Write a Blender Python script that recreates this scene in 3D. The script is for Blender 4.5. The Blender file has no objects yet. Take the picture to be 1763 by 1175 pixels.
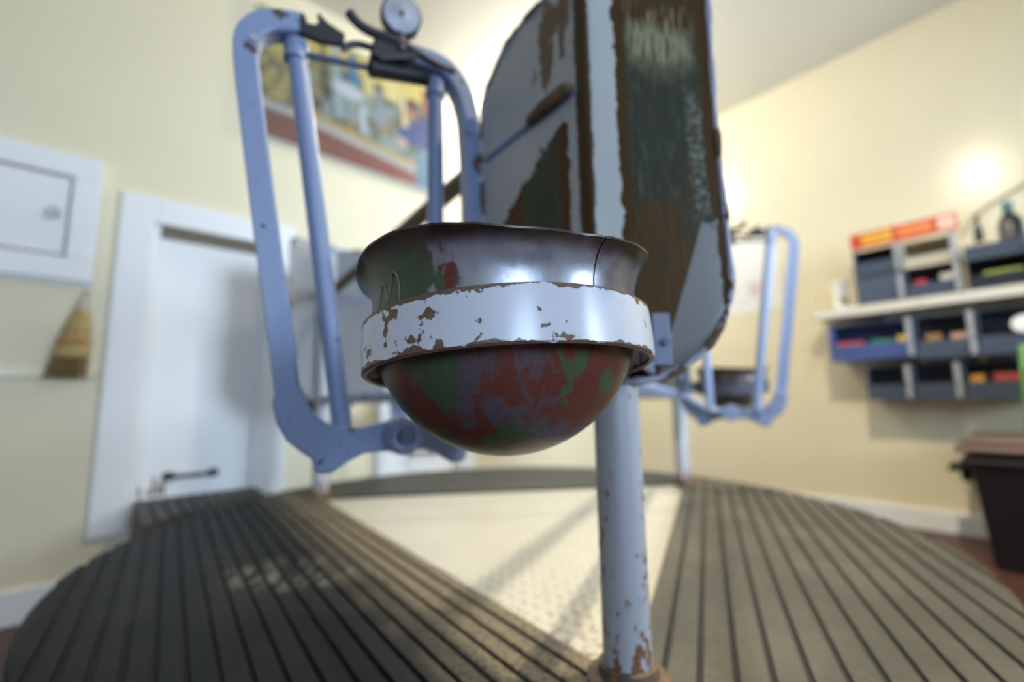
import bpy, math, random
from mathutils import Vector, Matrix
random.seed(7)
R = math.radians
sc = bpy.context.scene
COL = sc.collection

# ------------------------------------------------------------------ camera
CZ = 0.69                     # eye height above the room floor
PT = 0.34                     # top of the turntable
PITCH, ROLL = 0.1352, 0.016
cam = bpy.data.cameras.new('camera'); cam_o = bpy.data.objects.new('camera', cam); COL.objects.link(cam_o)
cam.sensor_width = 36; cam.lens = 777.8 / 1763 * 36
cam.clip_start = 0.01
cam_o.matrix_world = (Matrix.Translation((0, 0, CZ)) @ Matrix.Rotation(math.pi / 2 + PITCH, 4, 'X')
                      @ Matrix.Rotation(-ROLL, 4, 'Z'))
cam.dof.use_dof = True; cam.dof.focus_distance = 0.345; cam.dof.aperture_fstop = 1.8
sc.camera = cam_o

# ------------------------------------------------------------------ room frame
TH = R(48.5)
DL = Vector((-math.sin(TH), -math.cos(TH), 0))     # along the left wall, away from the far corner
DR = Vector((math.cos(TH), -math.sin(TH), 0))      # along the right wall, away from the far corner
K = Vector((0.9287, 3.8419, 0))                    # far corner of the room
ROOM_ROT = math.atan2(DL.y, DL.x)
CEIL = 2.79; AMAX, BMAX = 5.4, 4.9
def W(a, b, z=0): return K + DL * a + DR * b + Vector((0, 0, z))

# ------------------------------------------------------------------ world, window light, exposure
w = bpy.data.worlds.new('world'); sc.world = w; w.use_nodes = True
w.node_tree.nodes['Background'].inputs[0].default_value = (.62, .78, 1, 1)
w.node_tree.nodes['Background'].inputs[1].default_value = 0.3
sc.view_settings.view_transform = 'Standard'; sc.view_settings.look = 'None'
sc.view_settings.gamma = 1; sc.view_settings.exposure = 0.12; sc.view_settings.use_curve_mapping = False

def window_light(name, a, b, z, sx, sy, face, power, col, spread=180):
    l = bpy.data.lights.new(name, 'AREA'); l.shape = 'RECTANGLE'; l.size = sx; l.size_y = sy
    l.energy = power; l.color = col; l.spread = R(spread)
    o = bpy.data.objects.new(name, l); COL.objects.link(o)
    o.location = W(a, b, z); d = (DL * face[0] + DR * face[1])
    o.rotation_euler = d.to_track_quat('-Z', 'Z').to_euler()
window_light('daylight_window', 4.68, BMAX + .05, 1.55, 1.3, 1.3, (0, -1), 86, (.55, .74, 1))
window_light('daylight_side_window', 1.25, BMAX + .05, 1.55, 1.5, 1.3, (0, -1), 62, (.64, .81, 1), 77)

# ------------------------------------------------------------------ helpers
class S:
    """collects verts/faces"""
    def __init__(s): s.v = []; s.f = []
    def add(s, vs, fs):
        n = len(s.v); s.v += [tuple(x) for x in vs]; s.f += [tuple(i + n for i in f) for f in fs]; return s
    def box(s, x0, x1, y0, y1, z0, z1, fn=None):
        vs = [(x, y, z) for x in (x0, x1) for y in (y0, y1) for z in (z0, z1)]
        if fn: vs = [fn(*p) for p in vs]
        return s.add(vs, [(0, 1, 3, 2), (4, 6, 7, 5), (0, 4, 5, 1), (2, 3, 7, 6), (0, 2, 6, 4), (1, 5, 7, 3)])
    def prism(s, poly, z0, z1, axis='z'):
        n = len(poly)
        mp = (lambda p, h: (p[0], p[1], h)) if axis == 'z' else (lambda p, h: (p[0], h, p[1]))
        vs = [mp(p, z0) for p in poly] + [mp(p, z1) for p in poly]
        fs = [tuple(range(n)), tuple(range(2 * n - 1, n - 1, -1))] + [(i, (i + 1) % n, n + (i + 1) % n, n + i) for i in range(n)]
        return s.add(vs, fs)
    def tube(s, path, r, seg=12, closed=False, caps=True):
        P = [Vector(p) for p in path]; n = len(P); rr = r if isinstance(r, (list, tuple)) else [r] * n
        ups = None; vs = []
        for i in range(n):
            if closed: t = (P[(i + 1) % n] - P[i - 1]).normalized()
            else: t = (P[min(i + 1, n - 1)] - P[max(i - 1, 0)]).normalized()
            if ups is None:
                ups = t.orthogonal().normalized()
            ups = (ups - t * ups.dot(t)).normalized(); e = t.cross(ups)
            for k in range(seg):
                a = 2 * math.pi * k / seg; vs.append(P[i] + (ups * math.cos(a) + e * math.sin(a)) * rr[i])
        fs = []
        for i in range(n if closed else n - 1):
            j = (i + 1) % n
            for k in range(seg):
                fs.append((i * seg + k, i * seg + (k + 1) % seg, j * seg + (k + 1) % seg, j * seg + k))
        if caps and not closed:
            fs.append(tuple(range(seg - 1, -1, -1))); fs.append(tuple((n - 1) * seg + k for k in range(seg)))
        return s.add(vs, fs)
    def lathe(s, prof, seg=48, fn=None, a0=0, a1=2 * math.pi):
        full = abs(a1 - a0 - 2 * math.pi) < 1e-6; m = seg if full else seg + 1; vs = []
        for (r, z) in prof:
            for k in range(m):
                a = a0 + (a1 - a0) * k / seg; p = (r * math.cos(a), r * math.sin(a), z)
                vs.append(fn(*p) if fn else p)
        fs = []
        for i in range(len(prof) - 1):
            for k in range(seg):
                k2 = (k + 1) % m
                fs.append((i * m + k, i * m + k2, (i + 1) * m + k2, (i + 1) * m + k))
        return s.add(vs, fs)
    def sweep(s, path, prof):
        """planar path of (x,z); prof closed poly of (p,y): p = to the left of travel in the plane, y = depth"""
        n = len(path); m = len(prof); vs = []
        for i in range(n):
            a = Vector(path[max(i - 1, 0)]); b = Vector(path[min(i + 1, n - 1)]); t = (b - a).normalized()
            nx, nz = -t.y, t.x
            for (p, y) in prof: vs.append((path[i][0] + nx * p, y, path[i][1] + nz * p))
        fs = [(i * m + k, i * m + (k + 1) % m, (i + 1) * m + (k + 1) % m, (i + 1) * m + k) for i in range(n - 1) for k in range(m)]
        fs += [tuple(range(m - 1, -1, -1)), tuple((n - 1) * m + k for k in range(m))]
        return s.add(vs, fs)

def mk(name, s, mat, parent=None, smooth=False, bevel=0, loc=(0, 0, 0), rotz=0, fix=True):
    me = bpy.data.meshes.new(name); me.from_pydata(s.v, [], s.f)
    if fix:
        import bmesh
        bm = bmesh.new(); bm.from_mesh(me); bmesh.ops.recalc_face_normals(bm, faces=bm.faces); bm.to_mesh(me); bm.free()
    me.validate(); me.materials.append(mat)
    if smooth:
        me.polygons.foreach_set('use_smooth', [True] * len(me.polygons))
        try: me.set_sharp_from_angle(angle=R(40))
        except Exception: pass
    o = bpy.data.objects.new(name, me); COL.objects.link(o); o.location = loc; o.rotation_euler = (0, 0, rotz)
    if parent: o.parent = parent
    if bevel:
        b = o.modifiers.new('bevel', 'BEVEL'); b.width = bevel; b.segments = 2; b.limit_method = 'ANGLE'
    return o
def tag(o, label=None, cat=None, group=None, kind=None):
    for k, v in (('label', label), ('category', cat), ('group', group), ('kind', kind)):
        if v: o[k] = v
    return o
def root(name, label, cat, loc=(0, 0, 0), rotz=0, group=None):
    o = bpy.data.objects.new(name, None); COL.objects.link(o); o.empty_display_size = .05
    o.location = loc; o.rotation_euler = (0, 0, rotz); return tag(o, label, cat, group)
def copy_tree(o, parent=None):
    c = o.copy(); COL.objects.link(c); c.parent = parent
    for ch in list(o.children): copy_tree(ch, c)
    return c
def smoothpath(pts, it=2):
    for _ in range(it):
        q = [pts[0]]
        for a, b in zip(pts, pts[1:]):
            q.append(tuple(x * .75 + y * .25 for x, y in zip(a, b))); q.append(tuple(x * .25 + y * .75 for x, y in zip(a, b)))
        q.append(pts[-1]); pts = q
    return pts

# ------------------------------------------------------------------ materials
class B:
    def __init__(s, name):
        s.m = bpy.data.materials.new(name); s.m.use_nodes = True; s.t = s.m.node_tree; s.p = s.t.nodes['Principled BSDF']
        s.tc = s.t.nodes.new('ShaderNodeTexCoord')
    def lk(s, a, b):
        if isinstance(a, (int, float)): b.default_value = a
        elif isinstance(a, (tuple, list)): b.default_value = (*a, 1) if len(a) == 3 and b.type == 'RGBA' else a
        else: s.t.links.new(a, b)
    def vec(s, scale=(1, 1, 1), src='Object', loc=(0, 0, 0)):
        n = s.t.nodes.new('ShaderNodeMapping'); s.t.links.new(s.tc.outputs[src], n.inputs[0]); n.inputs[3].default_value = scale; n.inputs[1].default_value = loc
        return n.outputs[0]
    def noise(s, scale, vec=None, detail=4, rough=.55, dist=0):
        n = s.t.nodes.new('ShaderNodeTexNoise'); n.inputs['Scale'].default_value = scale; n.inputs['Detail'].default_value = detail
        n.inputs['Roughness'].default_value = rough; n.inputs['Distortion'].default_value = dist
        s.t.links.new(vec if vec is not None else s.tc.outputs['Object'], n.inputs['Vector']); return n.outputs[0]
    def step(s, x, lo, hi):
        n = s.t.nodes.new('ShaderNodeMapRange'); n.interpolation_type = 'SMOOTHSTEP'; s.lk(x, n.inputs[0]); s.lk(lo, n.inputs[1]); s.lk(hi, n.inputs[2]); return n.outputs[0]
    def math(s, op, a, b=0, c=0):
        n = s.t.nodes.new('ShaderNodeMath'); n.operation = op; s.lk(a, n.inputs[0]); s.lk(b, n.inputs[1]); s.lk(c, n.inputs[2]); return n.outputs[0]
    def mix(s, f, a, b):
        n = s.t.nodes.new('ShaderNodeMix'); n.data_type = 'RGBA'; s.lk(f, n.inputs[0]); s.lk(a, n.inputs[6]); s.lk(b, n.inputs[7]); return n.outputs[2]
    def sep(s, src='Object'):
        n = s.t.nodes.new('ShaderNodeSeparateXYZ'); s.t.links.new(s.tc.outputs[src], n.inputs[0]); return n.outputs
    def band(s, x, lo, hi, e):
        return s.math('MULTIPLY', s.step(x, lo - e, lo + e), s.step(x, hi + e, hi - e))
    def bump(s, h, strength=.3, dist=.002):
        n = s.t.nodes.new('ShaderNodeBump'); n.inputs['Strength'].default_value = strength; n.inputs['Distance'].default_value = dist
        s.lk(h, n.inputs['Height']); s.t.links.new(n.outputs[0], s.p.inputs['Normal'])
    def set(s, **k):
        nm = dict(col='Base Color', rough='Roughness', metal='Metallic', spec='Specular IOR Level', coat='Coat Weight', emis='Emission Color', emstr='Emission Strength', trans='Transmission Weight', coatr='Coat Roughness')
        for a, v in k.items(): s.lk(v, s.p.inputs[nm[a]])
        return s.m

def flat(name, col, rough=.5, metal=0, var=.12, scale=20, **k):
    b = B(name); n = b.noise(scale)
    b.set(col=b.mix(n, tuple(c * (1 - var) for c in col), tuple(min(1, c * (1 + var)) for c in col)), rough=rough, metal=metal, **k); return b.m

def chipped(name, paint, chip, scale, th, rough=.4, sub=.04, extra=None):
    b = B(name); n = b.noise(scale, detail=6, rough=.6); big = b.noise(scale * .23, detail=2)
    v = b.math('ADD', b.math('MULTIPLY', n, .72), b.math('MULTIPLY', big, .28))
    f = b.step(v, th, th + .012)
    if extra: f = b.math('MAXIMUM', f, extra(b))
    tone = b.noise(3.5, detail=3)
    pc = b.mix(tone, tuple(c * .86 for c in paint), tuple(min(1, c * 1.1) for c in paint))
    cc = b.mix(b.noise(scale * 3), tuple(c * .55 for c in chip), tuple(c * 1.4 for c in chip))
    b.set(col=b.mix(f, pc, cc), rough=b.math('MULTIPLY_ADD', f, .3, rough), spec=.5)
    b.bump(b.math('SUBTRACT', 1, f), .35, .0012); return b.m

M = {}
M['steel_paint'] = chipped('blue_grey_chipped_paint', (.20, .26, .42), (.06, .045, .045), 38, .615, .36)
M['steel_dark'] = flat('dark_worn_steel', (.035, .035, .045), .45, .5)
M['steel_brown'] = chipped('brown_rusty_steel', (.11, .075, .05), (.25, .11, .04), 60, .58, .6)
def post_rust(b):
    z = b.sep()[2]
    n = b.noise(75, b.vec((1, 1, .55)), detail=5, rough=.65); big = b.noise(9, b.vec((1, 1, .5)), detail=2)
    v = b.math('ADD', b.math('MULTIPLY', n, .62), b.math('MULTIPLY', big, .45))
    low = b.step(z, .46, .05)
    return b.math('MULTIPLY', b.step(v, .575, .59), b.step(low, .05, .2))
M['post_paint'] = chipped('post_paint_rust_spots', (.44, .46, .50), (.22, .095, .05), 70, .69, .36, extra=post_rust)
M['disc_face'] = flat('pale_disc_face', (.36, .37, .42), .45, .2)
M['bolt'] = flat('bolt_steel', (.10, .12, .19), .4, .5)

def ring_mat():
    b = B('pale_paint_flaking_ring'); x, y, z = b.sep()
    n = b.noise(62, b.vec((1, 1, 1)), detail=5, rough=.55); big = b.noise(11, detail=2)
    v = b.math('ADD', b.math('MULTIPLY', n, .7), b.math('MULTIPLY', big, .36))
    left = b.step(x, .02, -.13)
    v = b.math('ADD', v, b.math('MULTIPLY', left, .055)); v = b.math('SUBTRACT', v, b.math('MULTIPLY', b.step(x, .02, .10), .05))
    spots = b.step(v, .605, .617)
    edge = b.math('ABSOLUTE', z)
    en = b.noise(45, b.vec((1, 1, .5)), detail=5)
    e2 = b.math('ADD', edge, b.math('MULTIPLY', b.math('SUBTRACT', en, .5), .020))
    e2 = b.math('ADD', e2, b.math('MULTIPLY', left, .0022))
    ef = b.step(e2, .0203, .0211)
    f = b.math('MAXIMUM', spots, ef)
    pc = b.mix(b.noise(6), (.66, .69, .78), (.74, .765, .84))
    cc = b.mix(b.noise(150), (.075, .05, .04), (.26, .15, .09))
    b.set(col=b.mix(f, pc, cc), rough=b.math('MULTIPLY_ADD', f, .3, .24), spec=.55, coat=.25, coatr=.2)
    b.bump(b.math('SUBTRACT', 1, f), .5, .0012); return b.m
M['ring'] = ring_mat()

def bowl_mat():
    b = B('worn_green_and_red_oxide_bowl'); x, y, z = b.sep()
    st = b.vec((1, 1, .62))
    n1 = b.noise(20, st, detail=5, rough=.58, dist=.35)
    n2 = b.noise(16, b.vec((1, 1, .5), loc=(3, 1, 2)), detail=6, rough=.62, dist=.3)
    n3 = b.noise(120, detail=3)
    left = b.step(x, .02, -.11)
    dome = b.step(z, -.006, -.03)
    green = b.mix(n3, (.052, .085, .045), (.085, .125, .068)); red = b.mix(n3, (.12, .034, .024), (.18, .052, .036))
    pur = b.mix(n3, (.075, .062, .078), (.135, .11, .125))
    g = b.math('ADD', n1, b.math('MULTIPLY', left, .15))
    gn = b.math('ADD', g, b.math('MULTIPLY', dome, -.02))
    col = b.mix(b.step(n2, .505, .56), red, pur)
    gm = b.step(gn, .53, .55)
    # bare bluish metal on the front of the neck
    neck = b.math('MULTIPLY', b.step(z, -.03, -.015), b.step(b.math('ADD', x, b.math('MULTIPLY', b.math('SUBTRACT', b.noise(34, b.vec((1, 1, .6), loc=(5, 2, 0)), detail=5), .5), .14)), -.052, -.040))
    gm = b.math('MULTIPLY', gm, b.math('SUBTRACT', 1, neck))
    gm2 = b.math('MAXIMUM', gm, b.math('MULTIPLY', b.step(z, -.03, -.015), b.math('MULTIPLY', b.step(x, -.04, -.075), b.step(n2, .60, .55))))
    col = b.mix(gm2, col, green)
    metal = b.mix(b.noise(40, b.vec((1, 1, .35)), detail=6, rough=.65), (.24, .25, .31), (.62, .64, .72))
    brown = b.mix(b.noise(60, b.vec((1, 1, 2)), detail=5), (.06, .04, .04), (.15, .10, .09))
    metal = b.mix(b.math('MULTIPLY', b.step(b.noise(12, detail=5), .50, .68), .7), metal, brown)
    col = b.mix(neck, col, metal)
    # dark rolled rim underside
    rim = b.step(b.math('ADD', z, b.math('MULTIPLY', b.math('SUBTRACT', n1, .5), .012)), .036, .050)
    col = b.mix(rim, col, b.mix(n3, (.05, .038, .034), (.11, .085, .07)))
    # crack down the neck
    th = b.math('ARCTAN2', x, b.math('MULTIPLY', y, -1))
    wob = b.math('MULTIPLY', b.math('SUBTRACT', b.noise(30), .5), .05)
    ln = b.math('ABSOLUTE', b.math('ADD', b.math('SUBTRACT', th, .60), wob))
    crack = b.math('MULTIPLY', b.step(ln, .009, .005), b.step(z, -.04, -.035))
    col = b.mix(crack, col, (.012, .01, .012))
    b.set(col=col, rough=b.mix(neck, (.36,) * 3, (.30,) * 3), metal=b.math('MULTIPLY', neck, .55), spec=.5)
    b.bump(b.math('ADD', n3, b.math('MULTIPLY', gm2, 1.2)), .12, .001); return b.m
M['bowl'] = bowl_mat()

def guard_mat():
    b = B('grey_paint_worn_to_rust_guard'); uv = b.sep('UV'); s_, z = uv[0], uv[1]   # s along sheet (m), z height (m)
    P = b.vec((1, 1, 1), 'UV')
    nz = b.math('SUBTRACT', b.noise(26, P, detail=7, rough=.68), .5); nb = b.math('SUBTRACT', b.noise(9, P, detail=3), .5)
    st = b.noise(340, b.vec((1, .055, 1), 'UV'), detail=5, rough=.65); sf = b.noise(110, b.vec((1, .07, 1), 'UV', (.4, .2, 0)), detail=5, rough=.6)
    fine = b.noise(420, P, detail=3, rough=.7)
    sd = b.math('ADD', s_, b.math('MULTIPLY', nz, .030)); zd = b.math('ADD', z, b.math('MULTIPLY', nz, .09))
    paint = b.mix(b.noise(12, P), (.34, .35, .345), (.43, .44, .435))
    brown = b.mix(st, (.018, .010, .003), (.085, .044, .011))
    rust = b.mix(fine, (.09, .035, .008), (.20, .085, .02))
    metal = b.mix(sf, (.010, .014, .012), (.055, .060, .042))
    pale = b.mix(st, (.09, .09, .05), (.36, .34, .20))
    worn = b.mix(b.step(st, .56, .70), metal, b.mix(fine, (.10, .105, .075), (.17, .17, .12)))
    worn = b.mix(b.math('MULTIPLY', b.step(b.math('ADD', sf, nb), .55, .66), .85), worn, brown)
    worn = b.mix(b.step(b.math('ADD', st, b.math('MULTIPLY', nz, .5)), .74, .80), worn, rust)
    # pale streaks high up, orange brown towards the bottom
    top = b.math('MULTIPLY', b.band(b.math('ADD', z, b.math('MULTIPLY', nb, .10)), 1.175, 1.285, .022), b.band(sd, .068, .165, .012))
    worn = b.mix(b.math('MULTIPLY', top, b.step(st, .40, .52)), worn, pale)
    upper = b.step(b.math('ADD', z, b.math('MULTIPLY', nb, .06)), 1.225, 1.26)
    worn = b.mix(b.math('MULTIPLY', upper, b.step(st, .62, .50)), worn, brown)
    low = b.math('MULTIPLY', b.step(zd, 1.00, .93), b.step(sd, .16, .12))
    worn = b.mix(b.math('MULTIPLY', low, b.step(sf, .30, .55)), worn, b.mix(st, (.030, .016, .004), (.11, .055, .014)))
    mott = b.math('MULTIPLY', b.band(sd, .150, .178, .006), b.band(zd, .95, 1.14, .02))
    worn = b.mix(b.math('MULTIPLY', mott, b.step(b.math('ADD', b.math('MULTIPLY', fine, .5), b.math('MULTIPLY', b.noise(90, P, detail=5, rough=.7), .5)), .50, .55)), worn, (.20, .20, .155))
    # right leaf
    m1 = b.math('MULTIPLY', b.step(sd, .043, .0445), b.step(sd, .240, .215))
    border = b.math('MAXIMUM', b.step(sd, .062, .056), b.step(sd, .174, .180))
    worn_r = b.mix(border, worn, brown)
    patch = b.math('MULTIPLY', b.step(b.math('SUBTRACT', sd, b.math('MULTIPLY', b.math('SUBTRACT', zd, .78), .35)), .104, .1055), b.step(zd, .937, .933))
    patch = b.math('MULTIPLY', patch, b.step(sd, .184, .182))
    worn_r = b.mix(patch, worn_r, (.15, .155, .155))  # remaining grey paint, its shading put in as a darker colour
    col = b.mix(m1, paint, worn_r)
    # strip rubbed bare along the fold
    col = b.mix(b.band(b.math('ADD', s_, b.math('MULTIPLY', nz, .012)), -.018, .007, .0015), col, brown)
    # left leaf: scratches near the top, a big worn patch below the crease
    up = b.math('MULTIPLY', b.band(sd, -.11, -.024, .008), b.step(zd, 1.165, 1.19))
    dg = b.vec((1, .25, 1), 'UV', (.3, .1, 0))
    up = b.math('MULTIPLY', up, b.step(b.noise(30, dg, detail=5, rough=.6), .53, .55))
    lo = b.math('MULTIPLY', b.step(b.math('ADD', sd, b.math('MULTIPLY', b.math('SUBTRACT', 1.105, zd), 1.5)), -.046, -.043), b.step(sd, -.034, -.037))
    lo = b.math('MULTIPLY', lo, b.step(zd, 1.105, 1.10))
    col = b.mix(up, col, b.mix(st, (.09, .055, .03), (.16, .10, .06)))
    inn = b.math('MULTIPLY', b.step(sd, -.05, -.062), b.step(sd, -.15, -.135))
    col = b.mix(lo, col, b.mix(inn, b.mix(fine, (.06, .030, .014), (.13, .065, .03)), b.mix(sf, (.03, .034, .026), (.10, .10, .06))))
    anyw = b.math('MAXIMUM', b.math('MULTIPLY', m1, b.math('SUBTRACT', 1, patch)), lo)
    b.set(col=col, rough=b.math('MULTIPLY_ADD', anyw, .20, .36), spec=b.math('MULTIPLY_ADD', anyw, -.36, .45))
    b.bump(b.math('SUBTRACT', 1, anyw), .3, .001); return b.m
M['guard'] = guard_mat()
M['guard_rim'] = chipped('guard_rim_chipped', (.34, .34, .42), (.10, .055, .028), 24, .52, .42)

def wall_mat(name, c1, c2, rough=.28):
    b = B(name); n = b.noise(2.2, detail=3); f = b.noise(260, detail=2)
    b.set(col=b.mix(n, c1, c2), rough=rough, spec=.5); b.bump(f, .06, .002); return b.m
M['wall'] = wall_mat('cream_semi_gloss_paint', (.74, .66, .46), (.78, .70, .50), .2)
M['wall_matt'] = wall_mat('cream_eggshell_paint', (.74, .66, .46), (.78, .70, .50), .5)
M['ceiling'] = wall_mat('ceiling_paint', (.70, .67, .61), (.74, .71, .65), .6)
M['white'] = wall_mat('white_trim_paint', (.78, .78, .78), (.84, .84, .83), .35)
def floor_mat():
    b = B('dark_red_painted_floor'); n = b.noise(4, detail=6)
    b.set(col=b.mix(n, (.05, .016, .012), (.09, .03, .022)), rough=.45); return b.m
M['floor'] = floor_mat()
def mat_mat():
    b = B('grey_ribbed_rubber'); n = b.noise(5, detail=5, rough=.6); d = b.noise(160, detail=4, rough=.7); sp = b.noise(55, detail=3)
    c = b.mix(b.step(n, .35, .7), (.060, .054, .042), (.105, .092, .068)); c = b.mix(b.math('MULTIPLY', b.step(d, .5, .8), .5), c, (.17, .155, .12))
    c = b.mix(b.step(sp, .72, .75), c, (.24, .19, .12))
    b.set(col=c, rough=.55, spec=.4); b.bump(d, .4, .002); return b.m
M['rubber'] = mat_mat()
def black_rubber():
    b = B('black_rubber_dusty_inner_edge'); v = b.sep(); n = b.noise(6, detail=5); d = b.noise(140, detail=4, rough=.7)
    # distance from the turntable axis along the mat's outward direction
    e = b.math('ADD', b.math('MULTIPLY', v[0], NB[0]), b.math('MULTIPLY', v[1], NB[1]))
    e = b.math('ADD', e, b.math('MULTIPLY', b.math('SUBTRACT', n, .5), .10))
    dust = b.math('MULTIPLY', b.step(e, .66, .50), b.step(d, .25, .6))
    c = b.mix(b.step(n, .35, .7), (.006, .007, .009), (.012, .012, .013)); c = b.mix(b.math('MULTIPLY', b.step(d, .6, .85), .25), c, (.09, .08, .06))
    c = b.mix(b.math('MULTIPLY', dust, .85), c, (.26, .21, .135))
    # light glints on the ribs, put into the colour as a pale streaky patch
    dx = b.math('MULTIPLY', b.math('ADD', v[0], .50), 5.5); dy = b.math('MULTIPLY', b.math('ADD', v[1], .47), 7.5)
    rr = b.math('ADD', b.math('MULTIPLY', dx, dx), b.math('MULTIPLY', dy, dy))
    glint = b.math('MULTIPLY', b.step(b.math('ADD', rr, b.math('MULTIPLY', b.math('SUBTRACT', n, .5), 1.5)), 1.0, .3), b.step(b.noise(60, b.vec((.8, .25, 1)), detail=5, rough=.65), .46, .66))
    c = b.mix(b.math('MULTIPLY', glint, .5), c, (.30, .28, .24))
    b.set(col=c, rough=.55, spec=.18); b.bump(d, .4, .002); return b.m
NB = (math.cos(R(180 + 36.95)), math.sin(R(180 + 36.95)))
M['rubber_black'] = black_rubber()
M['rubber_far'] = flat('dark_grey_rubber', (.04, .038, .034), .6, 0, .3, 12)
M['rubber_dark'] = flat('groove_rubber', (.016, .016, .015), .7)
def tread_mat():
    b = B('cream_tread_plate'); n = b.noise(7, detail=5); r = b.noise(90, detail=4, rough=.7)
    y = b.sep()[1]
    c = b.mix(n, (.50, .465, .385), (.60, .57, .485))
    th = b.math('ADD', r, b.math('MULTIPLY', b.step(y, -.30, -.85), .14))
    c = b.mix(b.step(th, .66, .70), c, (.35, .20, .10))
    b.set(col=c, rough=.42, metal=.15); return b.m
M['tread'] = tread_mat()
M['skirt'] = flat('turntable_skirt_grey', (.06, .06, .06), .6)

# ================================================================== room shell
def struct(name, s, mat, bevel=0): return tag(mk(name, s, mat, bevel=bevel), kind='structure')
bx = lambda *a: S().box(*a, fn=lambda x, y, z: W(x, y, z))
def bxs(lst):
    s = S()
    for a in lst: s.box(*a, fn=lambda x, y, z: W(x, y, z))
    return s
struct('floor', bx(-.1, AMAX + .1, -.1, BMAX + .1, -.1, 0), M['floor'])
struct('ceiling', bx(-.1, AMAX + .1, -.1, BMAX + .1, CEIL, CEIL + .1), M['ceiling'])
DZ0, DZ1 = .30, 1.43                       # door sill and head
D1 = (2.74, 3.16); D2 = (1.67, 2.09)       # door openings in the left wall
struct('wall_left', bxs([(-.1, D2[0], -.1, 0, 0, CEIL), (D2[1], D1[0], -.1, 0, 0, CEIL), (D1[1], AMAX + .1, -.1, 0, 0, CEIL),
                         (D2[0], D2[1], -.1, 0, DZ1, CEIL), (D1[0], D1[1], -.1, 0, DZ1, CEIL),
                         (D2[0], D2[1], -.1, 0, 0, DZ0), (D1[0], D1[1], -.1, 0, 0, DZ0)]), M['wall_matt'])
struct('wall_right', bx(-.1, 0, 0, BMAX + .1, 0, CEIL), M['wall'])
M['unseen_wall'] = flat('dark_unseen_wall', (.22, .17, .12), .5)  # made-up dark finish for the unseen walls, cuts the bounced fill light
struct('wall_back', bx(AMAX, AMAX + .1, 0, BMAX, 0, CEIL), M['unseen_wall'])
wc = (.5, 2.0, .9, 2.2); wb = (4.03, 5.33, .9, 2.2)
struct('wall_near', bxs([(0, wc[0], BMAX, BMAX + .1, 0, CEIL), (wc[1], wb[0], BMAX, BMAX + .1, 0, CEIL), (wb[1], AMAX, BMAX, BMAX + .1, 0, CEIL),
                         (wc[0], wc[1], BMAX, BMAX + .1, 0, wc[2]), (wc[0], wc[1], BMAX, BMAX + .1, wc[3], CEIL),
                         (wb[0], wb[1], BMAX, BMAX + .1, 0, wb[2]), (wb[0], wb[1], BMAX, BMAX + .1, wb[3], CEIL)]), M['unseen_wall'])
def window(n, a0, a1, b0, b1, z0, z1):
    t = .06; dx = a1 - a0; l = [(a0, a1, b0, b1, z0, z0 + t), (a0, a1, b0, b1, z1 - t, z1)]
    if dx < .2:
        l += [(a0, a1, b0, b0 + t, z0, z1), (a0, a1, b1 - t, b1, z0, z1), (a0, a1, (b0 + b1) / 2 - .02, (b0 + b1) / 2 + .02, z0, z1)]
    else:
        l += [(a0, a0 + t, b0, b1, z0, z1), (a1 - t, a1, b0, b1, z0, z1), ((a0 + a1) / 2 - .02, (a0 + a1) / 2 + .02, b0, b1, z0, z1)]
    struct(n, bxs(l), M['white'])
window('window_1', wb[0], wb[1], BMAX - .02, BMAX + .02, wb[2], wb[3])
window('window_2', wc[0], wc[1], BMAX - .02, BMAX + .02, wc[2], wc[3])
struct('baseboard_left', bxs([(0, 3.27 - .6, 0, .018, 0, .11), (3.27, AMAX, 0, .018, 0, .11)]), M['white'], .004)
struct('baseboard_right', bx(0, .018, .02, BMAX, 0, .105), M['white'], .004)
struct('trim_1', bxs([(3.28, AMAX, 0, .012, .80, .835)]), M['wall'], .003)

# doors with casings
M['handle'] = flat('dark_bronze_handle', (.03, .026, .024), .4, .6)
M['gap'] = flat('brown_gap_shade', (.20, .16, .11), .7); M['scuff'] = flat('brown_scuff', (.22, .16, .09), .7)
def door(n, o0, o1, casing):
    d = struct(n, bx(o0 + .004, o1 - .004, -.07, -.04, DZ0 + .004, DZ1 - .03), M['white'], .003)
    f = mk('casing', bxs(casing), M['white'], d, bevel=.004)
    mk('door_stop', bxs([(o0, o0 + .02, -.04, 0, DZ0, DZ1), (o1 - .02, o1, -.04, 0, DZ0, DZ1), ]), M['white'], d)
    mk('head_gap_shade', bxs([(o0 + .02, o1 - .02, -.045, -.034, DZ1 - .042, DZ1)]), M['gap'], d)  # brown strip standing in for the shaded gap above the door
    c = (o0 + o1) / 2 + .02; z = .42
    h = S().tube([W(c - .075, -.008, z), W(c + .075, -.008, z)], .008, 10)
    for k in (-.075, .075):
        h.tube([W(c + k, -.04, z), W(c + k, -.004, z)], .010, 10); h.box(c + k - .018, c + k + .018, -.041, -.034, z - .016, z + .016, fn=lambda x, y, zz: W(x, y, zz))
    mk('door_handle', h, M['handle'], d, smooth=True)
    return d
d1 = door('door_1', D1[0], D1[1], [(D1[1], 3.27, 0, .022, .235, 1.535), (2.635, D1[0], 0, .022, .235, 1.535), (D1[0], D1[1], 0, .022, DZ1, 1.535)])
d2 = door('door_2', D2[0], D2[1], [(D2[1], 2.195, 0, .022, .235, 1.535), (1.565, D2[0], 0, .022, .235, 1.535), (D2[0], D2[1], 0, .022, DZ1, 1.535)])
sc_s = S()
for i in range(9):
    a = 3.15 - random.random() * .14; hgt = .02 + random.random() * .06
    sc_s.box(a - .006, a + .004, -.0405, -.039, DZ0 + .05, DZ0 + .05 + hgt, fn=lambda x, y, z: W(x, y, z))
mk('scuff_marks', sc_s, M['scuff'], d1)

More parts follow.
